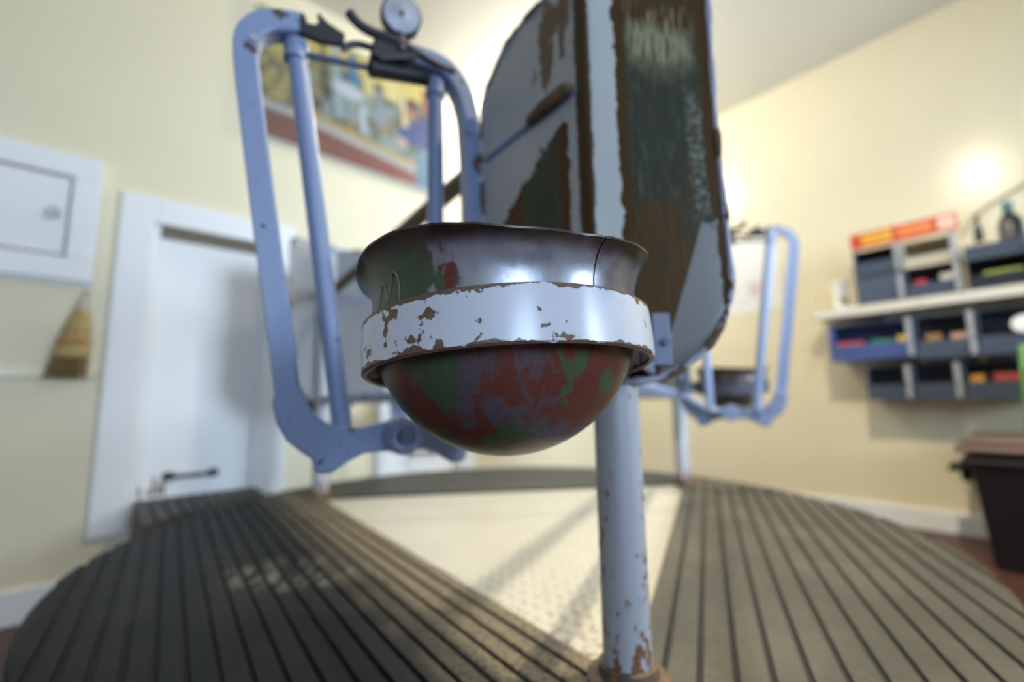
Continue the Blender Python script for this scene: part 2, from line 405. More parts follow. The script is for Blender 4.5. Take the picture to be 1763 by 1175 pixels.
# ================================================================== turntable
G = Vector((.0363, 1.4759, 0)); A = Vector((.1403, .6228, 0)); RT = 1.075; OX = -.028
def rot(p, k):
    a = 2 * math.pi / 3 * k; d = Vector(p) - G
    return Vector((G.x + d.x * math.cos(a) - d.y * math.sin(a), G.y + d.x * math.sin(a) + d.y * math.cos(a), d.z))
Bv, Cv = rot(A, 1), rot(A, 2)
tt = root('turntable', 'round low turntable with three dark ribbed mats around a cream triangle', 'turntable', (G.x, G.y, 0))
L = lambda p: (p[0] - G.x, p[1] - G.y)
mk('skirt', S().lathe([(0.0, .05), (RT - .03, .05), (RT - .01, .06), (RT, .10), (RT, .322), (0.0, .322)], 96, fn=lambda x, y, z: (x + OX, y, z)), M['skirt'], tt, smooth=True)
mk('pedestal', S().lathe([(0, 0), (.30, 0), (.30, .03), (.16, .05), (.16, .06), (0, .06)], 40), M['skirt'], tt, smooth=True)
tri = [L(A), L(Bv), L(Cv)]
tp = mk('tread_plate', S().prism(tri, .3215, .328), M['tread'], tt)
lug = S()
def inside(x, y, m):
    for i in range(3):
        (x0, y0), (x1, y1) = tri[i], tri[(i + 1) % 3]
        ln = math.hypot(x1 - x0, y1 - y0)
        if ((x1 - x0) * (y - y0) - (y1 - y0) * (x - x0)) / ln < m: return False
    return True
n_ = 0
for i in range(-45, 46):
    for j in range(-45, 46):
        x, y = i * .022, j * .022
        if not inside(x, y, .012): continue
        a = R(45) if (i + j) % 2 else R(-45); ca, sa = math.cos(a), math.sin(a)
        vs = []
        for (u, v, h) in ((-.0095, 0, 0), (0, .0036, 0), (.0095, 0, 0), (0, -.0036, 0), (-.005, 0, .0018), (.005, 0, .0018)):
            vs.append((x + u * ca - v * sa, y + u * sa + v * ca, .328 + h))
        lug.add(vs, [(0, 1, 4), (1, 5, 4), (1, 2, 5), (2, 3, 5), (3, 4, 5), (3, 0, 4)])
lg = mk('tread_lugs', lug, M['tread'], tp); lg['kind'] = 'stuff'

def clip(poly, nx, ny, d):      # keep n.p <= d
    out = []
    for i in range(len(poly)):
        p, q = poly[i], poly[(i + 1) % len(poly)]
        a, b = nx * p[0] + ny * p[1] - d, nx * q[0] + ny * q[1] - d
        if a <= 0: out.append(p)
        if (a < 0) != (b < 0) and abs(a - b) > 1e-12:
            t = a / (a - b); out.append((p[0] + (q[0] - p[0]) * t, p[1] + (q[1] - p[1]) * t))
    return out
verts3 = [A, Bv, Cv]
mat_names = {2: 'left', 0: 'right', 1: 'far'}
for k in range(3):
    p0, p1 = L(verts3[k]), L(verts3[(k + 1) % 3])
    a0, a1 = math.atan2(p0[1], p0[0]), math.atan2(p1[1], p1[0])
    while a1 < a0: a1 += 2 * math.pi
    def edge(a):
        c, s_ = math.cos(a), math.sin(a); bq = c * OX; return bq + math.sqrt(bq * bq - OX * OX + (RT - .004) ** 2)
    region = [p0] + [(edge(a) * math.cos(a), edge(a) * math.sin(a)) for a in [a0 + (a1 - a0) * i / 40 for i in range(41)]] + [p1]
    mid = (a0 + a1) / 2; nx, ny = math.cos(mid), math.sin(mid)
    base = (p0[0] * nx + p0[1] * ny)
    rm = mk('rubber_mat', S().prism(region, .3222, .333), M['rubber_dark'], tt)
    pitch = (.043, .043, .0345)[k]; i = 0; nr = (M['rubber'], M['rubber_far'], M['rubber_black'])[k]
    while base + i * pitch < RT - .01:
        lo, hi = base + i * pitch + .0005, base + i * pitch + pitch - .0075
        pl = clip(clip(region, -nx, -ny, -lo), nx, ny, hi)
        if len(pl) > 2:
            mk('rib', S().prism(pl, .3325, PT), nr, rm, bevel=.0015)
        i += 1

# bridge between the doors and the turntable
def bridge(name, a0, a1, label):
    gA, gB = 2.257, 1.162
    poly = [(a0, .0245), (a1, .0245)]; n = 14
    for i in range(n + 1):
        a = a1 + (a0 - a1) * i / n; poly.append((a, gB - math.sqrt((RT + .02) ** 2 - (a - gA) ** 2)))
    t = root(name, label, 'ramp', W((a0 + a1) / 2, .1, 0), ROOM_ROT)
    lc = [(p[0] - (a0 + a1) / 2, p[1] - .1) for p in poly]
    mk('deck', S().prism(lc, .20, .338), M['bridge_side'], t)
    x = a0
    while x < a1 - .01:
        pl = clip(clip(lc, -1, 0, -(x - (a0 + a1) / 2 + .002)), 1, 0, x - (a0 + a1) / 2 + .036)
        if len(pl) > 2: mk('rubber_strip', S().prism(pl, .338, .350), M['rubber_far'], t, bevel=.002)
        x += .04
    for sx in (-1, 1):
        mk('bridge_leg', S().box(sx * ((a1 - a0) / 2 - .04) - .02, sx * ((a1 - a0) / 2 - .04) + .02, -.06, -.02, 0, .20), M['bridge_side'], t)
M['bridge_side'] = flat('bridge_timber', (.10, .075, .055), .7)
bridge('entry_bridge', 2.75, 3.15, 'short dark ribbed bridge leading from the small white door beside the whisk broom')

# ================================================================== stall frame: posts and rails
UV_ = Vector((math.sin(R(-36.95)), math.cos(R(-36.95)), 0)); VV_ = Vector((math.sin(R(81.8)), math.cos(R(81.8)), 0))
FOLD = A + Vector((-.03, -.035, 0))
sf = root('stall_frame', 'grey painted pipe frame of three posts and rails standing on the turntable', 'frame', (G.x, G.y, PT))
lp = lambda p, z: (p.x - G.x, p.y - G.y, z - PT)
post0 = S().tube([(0, 0, 0), (0, 0, .99)], .0305, 32)
for i, v in enumerate(verts3):
    ps = mk('post', post0, M['post_paint'], sf, smooth=True, loc=lp(v, PT))
    mk('base_flange', S().lathe([(.0, 0), (.052, 0), (.052, .006), (.038, .010), (.036, .022), (.0306, .024)], 32), M['steel_brown'], ps, smooth=True)
    mk('post_cap', S().lathe([(.0306, .975), (.036, .975), (.036, .995), (.030, 1.004), (0, 1.008)], 28), M['steel_paint'], ps, smooth=True)
for i in range(3):
    f0 = rot(FOLD + UV_ * .268, i); f1 = rot(A, i) + Matrix.Rotation(2 * math.pi / 3 * i, 3, 'Z') @ (UV_ * 1.47)
    f1 = f0 + (f1 - f0) * 1.0
    mk('upper_rail', S().tube([lp(f0, 1.138), lp(f1, 1.138)], .019, 16), M['steel_brown'], sf, smooth=True)
    a, b = rot(A, i), rot(A, i + 1)
    mk('lower_rail', S().tube([lp(a, .712), lp(b, .712)], .017, 16), M['steel_paint'], sf, smooth=True)

# ================================================================== guard panels (folded sheets) + bowl ring
def make_guard():
    t = root('guard_panel', '', 'guard panel', (FOLD.x, FOLD.y, PT), 0, 'folded guard panels on the three posts')
    SU, SV, ZB, ZT = .264, .198, .715, 1.343
    rc = dict(ut=.135, ub=.11, vt=.035, vb=.15)
    ss = []
    n = 26
    for i in range(n + 1): ss.append(-SU + SU * i / n)
    for i in range(1, n + 1): ss.append(SV * i / n)
    def zr(s):
        d = SU + s if s < 0 else SV - s
        rt, rb = (rc['ut'], rc['ub']) if s < 0 else (rc['vt'], rc['vb'])
        f = lambda r: 0 if d >= r else r - math.sqrt(max(0, r * r - (r - d) ** 2))
        return ZB + f(rb), ZT - f(rt)
    # denser near the ends
    ss = sorted(set([round(x, 5) for x in ss] + [-SU + x for x in (.0008, .003, .006)] + [SV - x for x in (.0008, .003, .006)]))
    def pos(s, z):
        e = .010                                   # rounded fold
        if abs(s) < e:
            k = (s + e) / (2 * e); p0 = UV_ * e; p2 = VV_ * e
            p = p0 * (1 - k) ** 2 + p2 * k ** 2
        else: p = UV_ * (-s) if s < 0 else VV_ * s
        warp = .0035 * math.sin(z * 11 + s * 9) * min(1, abs(s) / .1)
        nrm = Vector((-VV_.y, VV_.x, 0)) if s > 0 else Vector((UV_.y, -UV_.x, 0))
        p = p + nrm * warp
        return (p.x, p.y, z - PT)
    vs, uv, rows = [], [], 22
    for s in ss:
        z0, z1 = zr(s)
        for j in range(rows + 1):
            z = z0 + (z1 - z0) * j / rows; vs.append(pos(s, z)); uv.append((s, z))
    fs = [(i * (rows + 1) + j, (i + 1) * (rows + 1) + j, (i + 1) * (rows + 1) + j + 1, i * (rows + 1) + j + 1) for i in range(len(ss) - 1) for j in range(rows)]
    sh = S().add(vs, fs); o = mk('folded_sheet', sh, M['guard'], t, smooth=True, fix=False)
    ul = o.data.uv_layers.new(name='UVMap')
    for lpx in o.data.loops: ul.data[lpx.index].uv = uv[lpx.vertex_index]
    so = o.modifiers.new('solid', 'SOLIDIFY'); so.thickness = .003; so.offset = 0; o.data.materials.append(M['guard_back']); so.material_offset = 1
    # wavy rolled rim round the whole outline
    path = []
    for s in ss: path.append((s, zr(s)[0]))
    for j in range(1, 30): z0, z1 = zr(SV); path.append((SV, z0 + (z1 - z0) * j / 30))
    for s in reversed(ss): path.append((s, zr(s)[1]))
    for j in range(1, 30): z0, z1 = zr(-SU); path.append((-SU, z1 - (z1 - z0) * j / 30))
    q = []
    for p in path:
        if not q or math.hypot(p[0] - q[-1][0], p[1] - q[-1][1]) > .004: q.append(p)
    rr = [.0053 + .0013 * math.sin(i * .9) + .0008 * math.sin(i * 2.3) for i in range(len(q))]
    mk('rolled_rim', S().tube([pos(*p) for p in q], rr, 8, closed=True), M['guard_rim'], t, smooth=True)
    # crease with its slotted clip on the left leaf
    nl = Vector((UV_.y, -UV_.x, 0)) * -1
    side = lambda s, z, h: tuple(Vector(pos(s, z)) + Vector((-.799, -.601, 0)) * h)
    mk('crease', S().tube([side(s, 1.136, .001) for s in [-.255 + .24 * i / 12 for i in range(13)]], [.002] + [.0065] * 11 + [.003], 10), M['steel_paint'], t, smooth=True)
    mk('slot_clip', S().tube([side(-.118, 1.137, .004), side(-.112, 1.138, .007), side(-.08, 1.14, .009), side(-.03, 1.142, .009), side(-.02, 1.142, .005)], [.005, .009, .0115, .0115, .006], 12), M['steel_brown'], t, smooth=True)
    # ring that carries the bowl
    ctr = Vector((-.0044, .46, .741)); ax, ay = .048, -.093
    rg = S().lathe([(.1372, -.0225), (.1372, .0225), (.1400, .0232), (.1425, .0225), (.1428, .0), (.1425, -.0215), (.1405, -.0235), (.1372, -.0225)], 120)
    ro = mk('bowl_ring', rg, M['ring'], t, smooth=True, loc=(ctr.x - FOLD.x, ctr.y - FOLD.y, ctr.z - PT))
    nrm = Vector((-ax, -ay, 1)).normalized(); ro.rotation_mode = 'QUATERNION'; ro.rotation_quaternion = Vector((0, 0, 1)).rotation_difference(nrm)
    # lug bolted to the right leaf
    ln = Vector((VV_.y, -VV_.x, 0))
    pt = lambda s, h, z: tuple(VV_ * s + ln * h + Vector((0, 0, z - PT)))
    lg = S()
    lg.add([pt(s, h, z) for s in (.076, .102) for h in (.002, .007) for z in (.735, .806)], [(0, 1, 3, 2), (4, 6, 7, 5), (0, 4, 5, 1), (2, 3, 7, 6), (0, 2, 6, 4), (1, 5, 7, 3)])
    lu = mk('mounting_lug', lg, M['ring_lug'], t, bevel=.002)
    e0 = ctr - FOLD
    wv = []
    for (x, y) in ((e0.x + .136, e0.y + .005), (e0.x + .1415, e0.y + .005), (VV_ * .072).xy, (VV_ * .080).xy):
        for z in (.724, .772): wv.append((x, y - (.004 if False else 0), z - PT))
    mk('web', S().add(wv, [(0, 1, 3, 2), (4, 6, 7, 5), (0, 4, 5, 1), (2, 3, 7, 6), (0, 2, 6, 4), (1, 5, 7, 3)]), M['steel_paint'], lu)
    for z in (.766,):
        b = pt(.092, .007, z)
        mk('bolt', S().tube([b, tuple(Vector(b) + ln * .005)], .0055, 6), M['bolt'], lu)
    return t
M['ring_lug'] = chipped('lug_paint', (.17, .20, .28), (.10, .06, .04), 50, .60, .4)
M['guard_back'] = chipped('guard_back_grey_paint', (.25, .26, .28), (.11, .07, .04), 16, .64, .45)
guard = make_guard()

def make_bowl():
    c = Vector((-.0078, .46, .7676))
    t = root('feed_bowl', '', 'bowl', (c.x, c.y, c.z), 0, 'round bottomed feed bowls in the rings')
    prof = []
    Rb = .1315
    for i in range(0, 25):
        a = -math.pi / 2 + (math.pi / 2 - .05) * i / 24; prof.append((max(.0002, Rb * math.cos(a)), Rb * math.sin(a) * .985))
    prof += [(.1312, .004), (.1308, .014), (.1313, .023), (.1328, .031), (.1352, .038), (.1385, .0440), (.1420, .0480), (.1448, .0500)]
    lip = [(.1462, .0512), (.1462, .0528), (.1446, .0536)]
    inner = [(.140, .0508), (.136, .0455), (.1322, .038), (.1298, .030), (.1285, .020), (.1282, .010), (.1284, 0)]
    tab = [(-180, 0), (-125, -.009), (-95, -.015), (-72, -.009), (-58, .0006), (-48, .0033), (-35, .0053), (-21, .0039), (-10, .0012), (6.6, -.0032), (25, -.004), (39, -.001), (54, .002), (72, .006), (90, .008), (120, .005), (180, 0)]
    def wave(deg):
        for (a, x), (b, y) in zip(tab, tab[1:]):
            if a <= deg <= b:
                k = (deg - a) / (b - a); k = k * k * (3 - 2 * k); return x + (y - x) * k
        return 0
    for i in range(1, 17):
        a = -math.pi / 2 * i / 16; inner.append((max(.0002, (Rb - .003) * math.cos(a)), (Rb - .003) * math.sin(a) * .985))
    s = S().lathe(prof + lip + inner, 144)
    out = []
    for (x, y, z) in s.v:                     # slightly dented, uneven lip
        r = math.hypot(x, y); th = math.atan2(x, -y)
        k = max(0, min(1, (z - .012) / .036))
        z += k * wave(math.degrees(th)); d = abs(th - .60)
        if d < .02: z -= k * k * .0014 * (1 - d / .02)
        out.append((x, y, z))
    s.v = out
    mk('bowl_shell', s, M['bowl'], t, smooth=True)
    # scraped M-shaped mark on the green neck
    sc2 = S()
    def on(th, z): r = .1309 + max(0, z - .02) * .22 if z > 0 else math.sqrt(max(0, Rb ** 2 - z * z)) - .0003; return (r * math.sin(th), -r * math.cos(th), z)
    pts = [(-1.13, -.012), (-1.09, .010), (-1.05, .022), (-1.015, .025), (-.985, .017), (-.965, .004), (-.94, .016), (-.905, .028), (-.865, .031), (-.835, .025), (-.82, .002)]
    pts = [(a + .14, h) for a, h in pts]
    sc2.tube([on(*p) for p in smoothpath(pts)], .0011, 6)
    mk('scrape_mark', sc2, M['scrape'], t, smooth=True)
    return t
M['scrape'] = flat('pale_scrape', (.22, .17, .11), .7)
bowl = make_bowl()

# ================================================================== stanchions
L0 = Vector((-.3471, .638, 0)); FA = R(90 - 59.75)
def make_stanchion():
    t = root('head_stanchion', '', 'stanchion', (L0.x, L0.y, PT), FA, 'blue grey head stanchions of the turntable')
    z = lambda v: v + .05 - PT
    prof = [(-.017, -.005), (.013, -.005), (.017, -.002), (.017, .030), (.012, .030), (.012, .005), (-.017, .005)]
    left = [(.030, z(.645)), (.012, z(.76)), (-.012, z(.90)), (-.034, z(1.04)), (-.050, z(1.145)), (-.0535, z(1.185)), (-.045, z(1.212)), (-.025, z(1.232)), (.0, z(1.242)), (.022, z(1.247))]
    mprof = [(-p, y) for p, y in prof]
    mk('frame_side', S().sweep(smoothpath(left, 1), mprof), M['steel_paint'], t, bevel=.0015)
    right = [(.338, z(.645)), (.333, z(.80)), (.328, z(1.0)), (.322, z(1.14)), (.317, z(1.19)), (.304, z(1.232)), (.28, z(1.262)), (.25, z(1.272)), (.20, z(1.268)), (.15, z(1.262))]
    mk('frame_side', S().sweep(smoothpath(right, 1), prof), M['steel_paint'], t, bevel=.0015)
    # hooked catch plate at the open top
    hook = [(.018, 1.262), (.024, 1.262), (.029, 1.248), (.040, 1.250), (.047, 1.260), (.043, 1.275), (.060, 1.262), (.086, 1.254), (.086, 1.236), (.050, 1.226), (.018, 1.229)]
    mk('catch_plate', S().prism([(x, z(v)) for x, v in hook], -.006, .006, axis='y'), M['steel_dark'], t, bevel=.001)
    mk('hole_rivet', S().tube([(-.043, -.008, z(1.19)), (-.043, .007, z(1.19))], .006, 10), M['disc_face'], t)
    # yoke bars
    for p, q in (((.016, 1.212), (.108, .60)), ((.254, 1.232), (.258, .60))):
        yb = mk('yoke_bar', S().tube([(p[0], .018, z(p[1])), (q[0], .018, z(q[1]))], .0150, 16), M['steel_paint'], t, smooth=True)
        mk('bar_collar', S().tube([(p[0], .018, z(p[1] - .02)), (p[0], .018, z(p[1] + .012))], .0185, 14), M['steel_paint'], yb, smooth=True)
    lr = mk('latch_rod', S().tube([(.02, .012, z(1.203)), (.25, .012, z(1.24))], .0055, 10), M['bolt'], t, smooth=True)
    mk('rod_sleeve', S().tube([(.128, .012, z(1.222)), (.132, .012, z(1.222)), (.15, .012, z(1.225)), (.235, .012, z(1.238))], [.010, .0165, .0155, .0125], 14), M['steel_dark'], lr, smooth=True)
    blk = [(.128, 1.234), (.146, 1.226), (.172, 1.238), (.200, 1.250), (.215, 1.262), (.200, 1.273), (.18, 1.281), (.152, 1.284), (.134, 1.272)]
    mk('latch_block', S().prism([(x, z(v)) for x, v in blk], -.012, .012, axis='y'), M['steel_dark'], t, bevel=.003)
    lever = smoothpath([(.090, -.006, z(1.296)), (.105, -.007, z(1.279)), (.13, -.008, z(1.272)), (.165, -.009, z(1.275)), (.21, -.006, z(1.268)), (.255, 0, z(1.262)), (.285, 0, z(1.262))])
    mk('latch_lever', S().tube(lever, [.0055] + [.0085] * (len(lever) - 2) + [.006], 10), M['steel_dark'], t, smooth=True)
    mk('latch_hook', S().tube(smoothpath([(.083, .0, z(1.228)), (.10, -.002, z(1.245)), (.13, -.002, z(1.250)), (.16, 0, z(1.245))]), .006, 8), M['steel_dark'], t, smooth=True)
    # round latch weight, its face turned a little down the bar
    ax = Vector((-.15, -1, -.18)).normalized(); c0 = Vector((.178, -.012, z(1.322)))
    q = Vector((0, 0, 1)).rotation_difference(ax)
    dk = mk('latch_disc', S().lathe([(0, -.016), (.034, -.016), (.036, -.012), (.036, .004), (.034, .007), (.030, .0072), (0, .0072)], 36), M['steel_dark'], t, smooth=True)
    dk.location = c0; dk.rotation_mode = 'QUATERNION'; dk.rotation_quaternion = q
    mk('disc_face', S().lathe([(0, .0072), (.0315, .0072), (.0315, .0086), (.029, .0092), (.006, .0085), (.004, .0100), (0, .0100)], 36), M['disc_face'], dk, smooth=True)
    mk('disc_screw', S().tube([(0, 0, .009), (0, 0, .0118)], .0042, 8), M['steel_dark'], dk)
    mk('disc_neck', S().tube([(.178, -.004, z(1.26)), (.178, -.004, z(1.31))], .012, 10), M['steel_dark'], t, smooth=True)
    # lower cast brackets, mirrored about the pivot
    half = [(.010, .655), (.009, .642), (.016, .615), (.030, .590), (.050, .573), (.064, .563), (.068, .546), (.078, .541), (.092, .543), (.112, .556), (.135, .567), (.165, .568), (.193, .567),
            (.193, .614), (.165, .613), (.135, .606), (.105, .606), (.080, .615), (.062, .630), (.052, .648), (.046, .668), (.022, .664)]
    for sgn in (1, -1):
        pl = [((x if sgn > 0 else .386 - .034 * (1 - 0) + .0 - x + .018), z(v)) for x, v in half]
        mk('corner_bracket', S().prism(pl, -.011, .012, axis='y'), M['steel_paint'], t, bevel=.004)
    bo = mk('pivot_boss', S().tube([(.193, -.022, z(.590)), (.193, .030, z(.590))], .0285, 24), M['steel_paint'], t, smooth=True, bevel=.003)
    mk('pivot_ring', S().tube([(.193 + .0185 * math.cos(a), -.0225, z(.590) + .0185 * math.sin(a)) for a in [2 * math.pi * i / 28 for i in range(28)]], .0048, 8, closed=True), M['steel_paint'], bo, smooth=True)
    mk('pivot_bolt', S().tube([(.193, -.022, z(.590)), (.193, -.030, z(.590))], .0105, 6), M['bolt'], bo)
    mk('pivot_arm', S().tube([(.193, .012, z(.590)), (.26, .02, z(.60)), (.345, .025, z(.655))], .012, 12), M['steel_paint'], t, smooth=True)
    for v in (.72, 1.12):
        mk('hinge_lug', S().tube([(.335, .006, z(v)), (.352, .006, z(v))], .011, 10), M['steel_paint'], t, smooth=True)
    return t
stan = make_stanchion()

M['dark_bowl'] = chipped('dark_worn_bowl', (.035, .03, .036), (.09, .05, .035), 22, .54, .35); M['dark_ring'] = chipped('dark_ring_paint', (.07, .075, .11), (.06, .04, .03), 30, .55, .35)
GL = ['large grey folded guard panel with worn brown face, nearest, behind the front bowl', 'folded guard panel on the far right post, mostly hidden behind the nearest panel', 'small looking grey guard panel with rounded corner on the far left post']
BL = ['green and red-oxide worn round bowl with flared lip, sharp in the foreground', 'dark metal bowl seen between the bars of the far right stanchion', 'bowl by the far left post, hidden behind the foreground bowl']
SL = ['big blue-grey head stanchion with round latch disc, left of the foreground bowl', 'blurred blue-grey head stanchion at right, in front of the white poster', 'head stanchion by the far left post seen edge on behind the foreground bowl']
for k in range(3):
    for src, labs in ((guard, GL), (bowl, BL), (stan, SL)):
        o = src if k == 0 else copy_tree(src)
        o['label'] = labs[k]
        if k:
            for ch in o.children:
                if ch.name.startswith(('bowl_shell', 'bowl_ring')):
                    ch.data = ch.data.copy(); ch.data.materials[0] = M['dark_bowl'] if 'shell' in ch.name else M['dark_ring']
        if k:
            zl = src.location.z; p = rot(src.location, k); o.location = (p.x, p.y, zl)
            if o.rotation_mode == 'QUATERNION': o.rotation_quaternion = Matrix.Rotation(2 * math.pi / 3 * k, 3, 'Z').to_quaternion() @ src.rotation_quaternion
            else: o.rotation_euler = (0, 0, src.rotation_euler.z + 2 * math.pi / 3 * k)

# ================================================================== left wall things
rw = lambda a, b, z=0: W(a, b, z)
# wall cupboard
cb = root('wall_cupboard', 'white wall cupboard door in a wide white surround, top left', 'cupboard', W(3.75, 0, 1.15), ROOM_ROT)
z0, z1 = 0.0, .475
mk('surround', S().box(-.425, .45, .001, .03, 0, .085).box(-.425, .45, .001, .03, z1 - .085, z1).box(-.425, -.345, .001, .03, .085, z1 - .085).box(.37, .45, .001, .03, .085, z1 - .085), M['white'], cb, bevel=.004)
dp = mk('cupboard_door', S().box(-.338, .363, .001, .022, .094, z1 - .094), M['white'], cb, bevel=.003)
mk('knob', S().lathe([(.006, 0), (.006, .016), (.014, .02), (.017, .027), (.014, .034), (0, .036)], 20, fn=lambda x, y, z: (x - .305, .022 + z, y + .237)), M['pewter'] if 'pewter' in M else flat('pewter', (.35, .34, .32), .35, .8), dp, smooth=True)
mk('shadow_bead', S().box(-.425, .45, .001, .012, -.012, 0), M['white'], cb)

# whisk broom
M['straw'] = flat('broom_straw', (.42, .30, .11), .75, 0, .35, 60); M['straw_dark'] = flat('broom_straw_dark', (.22, .15, .05), .8, 0, .4, 60)
M['knot'] = flat('pale_twine', (.50, .46, .38), .7); M['red'] = flat('red_thread', (.45, .06, .04), .6)
br = root('whisk_broom', 'small straw whisk broom hanging on the cream wall left of the door', 'broom', W(3.352, .03, .80), ROOM_ROT)
tilt = lambda x, y, z: (x + (.305 - z) * .10 - .012, y, z)
def ell(s, secs, seg=20):
    vs = [tilt(rx * math.cos(2 * math.pi * k / seg), ry * math.sin(2 * math.pi * k / seg), z) for (z, rx, ry) in secs for k in range(seg)]
    fs = [(i * seg + k, i * seg + (k + 1) % seg, (i + 1) * seg + (k + 1) % seg, (i + 1) * seg + k) for i in range(len(secs) - 1) for k in range(seg)]
    fs += [tuple(range(seg)), tuple((len(secs) - 1) * seg + k for k in range(seg))]
    return s.add(vs, fs)
mk('brush_head', ell(S(), [(.075, .046, .018), (.12, .043, .019), (.17, .036, .019), (.21, .027, .017), (.245, .018, .014)]), M['straw'], br, smooth=True)
st = S()
for i in range(150):
    a = random.random() * 2 * math.pi; r = math.sqrt(random.random()); x = .044 * r * math.cos(a); y = .016 * r * math.sin(a)
    ln = .02 + random.random() * .02
    st.tube([tilt(x, y, .10), tilt(x * 1.15, y * 1.1, .075 - ln * .6), tilt(x * 1.25, y * 1.2, .035 - ln)], .0016, 4, caps=False)
bs = mk('bristle_tips', st, M['straw_dark'], br); bs['kind'] = 'stuff'
mk('handle', ell(S(), [(.235, .017, .014), (.26, .013, .012), (.285, .012, .011), (.295, .008, .008)]), M['knot'], br, smooth=True)
for zz, rx, ry in ((.125, .0445, .0205), (.135, .0425, .0205), (.165, .0385, .0205)):
    mk('stitching', S().tube([tilt(rx * math.cos(2 * math.pi * k / 24), ry * math.sin(2 * math.pi * k / 24), zz) for k in range(24)], .002, 6, closed=True), M['red'], br, smooth=True)
mk('hanging_loop', S().tube([tilt(.008 * math.sin(a), 0, .305 - .012 * math.cos(a)) for a in [2 * math.pi * i / 16 for i in range(16)]], .0018, 6, closed=True), M['bolt'], br, smooth=True)
mk('wall_nail', S().tube([tilt(0, -.029, .314), tilt(0, .006, .316)], .0022, 6), M['bolt'], br)

# painting
def paint_col(u, v):
    import math as m
    def lerp(a, b, t): return tuple(x + (y - x) * t for x, y in zip(a, b))
    def h(x, y): 
        s = m.sin(x * 12.9898 + y * 78.233) * 43758.5453; return s - m.floor(s)
    yel = (.72, .60, .25); c = lerp((.66, .58, .30), yel, min(1, v * 1.2))
    cells = h(int(u * 15), int(v * 7)); d2 = h(int(u * 22) + 3, int(v * 11) + 5)
    if v < .80: c = lerp(c, (.09, .13, .15), .5 + .45 * cells)
    if v < .78 and d2 > .6: c = lerp(c, (.42, .50, .52), .7)
    if v < .6 and d2 < .16: c = lerp(c, (.50, .36, .15), .7)
    for (cu, wd, t, b_, col) in ((.38, .018, .96, .35, (.45, .55, .58)), (.31, .012, .98, .5, (.08, .09, .10)), (.47, .022, .97, .62, (.10, .28, .50)), (.52, .02, .55, .3, (.60, .66, .70)), (.62, .02, .74, .40, (.36, .40, .46)), (.78, .018, .84, .38, (.80, .68, .38)), (.70, .05, .98, .70, (.82, .72, .36)), (.56, .03, .92, .66, (.78, .68, .34))):
        if abs(u - cu - (.8 - v) * .05) < wd and b_ < v < t: c = col
    if (u - .45) ** 2 / .008 + (v - .62) ** 2 / .004 < 1: c = (.66, .70, .74)
    if u < .22:
        c = lerp((.55, .48, .22), (.20, .20, .17), h(int(u * 40), int(v * 13)))
        if v > .66: c = (.62, .54, .20)
        if v < .28: c = (.62, .62, .58)
    e = .27 - .11 * max(0, u - .25) * 1.5          # curved edge of the platform
    if v < e + .05 and u > .2: c = (.60, .46, .24)
    if v < e: c = (.56, .56, .54)
    if v < e - .06: c = lerp((.30, .17, .13), (.38, .12, .09), u)
    if u > .90 and v > .55: c = (.34, .15, .09)
    # a figure in blue bending to the right of the machines
    if (u - .90) ** 2 / .007 + (v - .52) ** 2 / .030 < 1: c = (.07, .12, .30)
    if (u - .81) ** 2 / .004 + (v - .44) ** 2 / .006 < 1: c = (.06, .12, .34)
    if (u - .84) ** 2 / .0022 + (v - .74) ** 2 / .004 < 1: c = (.10, .08, .07)
    if (u - .835) ** 2 / .0018 + (v - .66) ** 2 / .004 < 1: c = (.42, .26, .18)
    if (u - .775) ** 2 / .0012 + (v - .36) ** 2 / .002 < 1: c = (.62, .48, .40)
    if .87 < u < .96 and v < .34: c = (.18, .32, .44)
    if v > .95: c = (.66, .58, .20)
    return tuple(x ** 1.25 * .62 for x in c)
pa = root('wall_painting', 'wide colourful painting of a person in blue at milking machinery, on the left wall', 'painting', W(2.36, 0, 1.95), ROOM_ROT)
pw, ph = .495, .675
mk('canvas', S().box(-pw, pw, .002, .026, 0, ph), M['white'], pa, bevel=.002)
nu, nv = 150, 100; s = S(); cols = []
s.v = [(pw - .004 - (2 * pw - .008) * i / nu, .0268, .004 + (ph - .008) * j / nv) for i in range(nu + 1) for j in range(nv + 1)]
s.f = [(i * (nv + 1) + j, i * (nv + 1) + j + 1, (i + 1) * (nv + 1) + j + 1, (i + 1) * (nv + 1) + j) for i in range(nu) for j in range(nv)]
cols = [paint_col(i / nu, j / nv) for i in range(nu + 1) for j in range(nv + 1)]
bm_ = B('painted_canvas'); at = bm_.t.nodes.new('ShaderNodeVertexColor'); at.layer_name = 'paint'; bm_.set(col=at.outputs[0], rough=.5)
pic = mk('painted_picture', s, bm_.m, pa, fix=False)
ca = pic.data.color_attributes.new('paint', 'FLOAT_COLOR', 'POINT')
ca.data.foreach_set('color', [x for c in cols for x in (*c, 1)])

# ================================================================== right wall things
def wroot(name, label, cat, a, b, z, group=None): return root(name, label, cat, W(a, b, z), ROOM_ROT, group)
# shelf (local x = away from wall, y = along wall)
M['shelf'] = flat('pale_laminate', (.62, .58, .50), .22)
sh = wroot('wall_shelf', 'long pale shelf board on the right wall carrying storage bins', 'shelf', 0, 1.5, 1.128)
mk('board', S().box(.002, .25, 0, 1.25, 0, .05), M['shelf'], sh, bevel=.004)
for yy in (.25, .95):
    mk('shelf_bracket', S().prism([(.002, -.03), (.002, -.001), (.20, -.001), (.20, -.012)], yy, yy + .02, axis='y'), M['bolt'], sh)

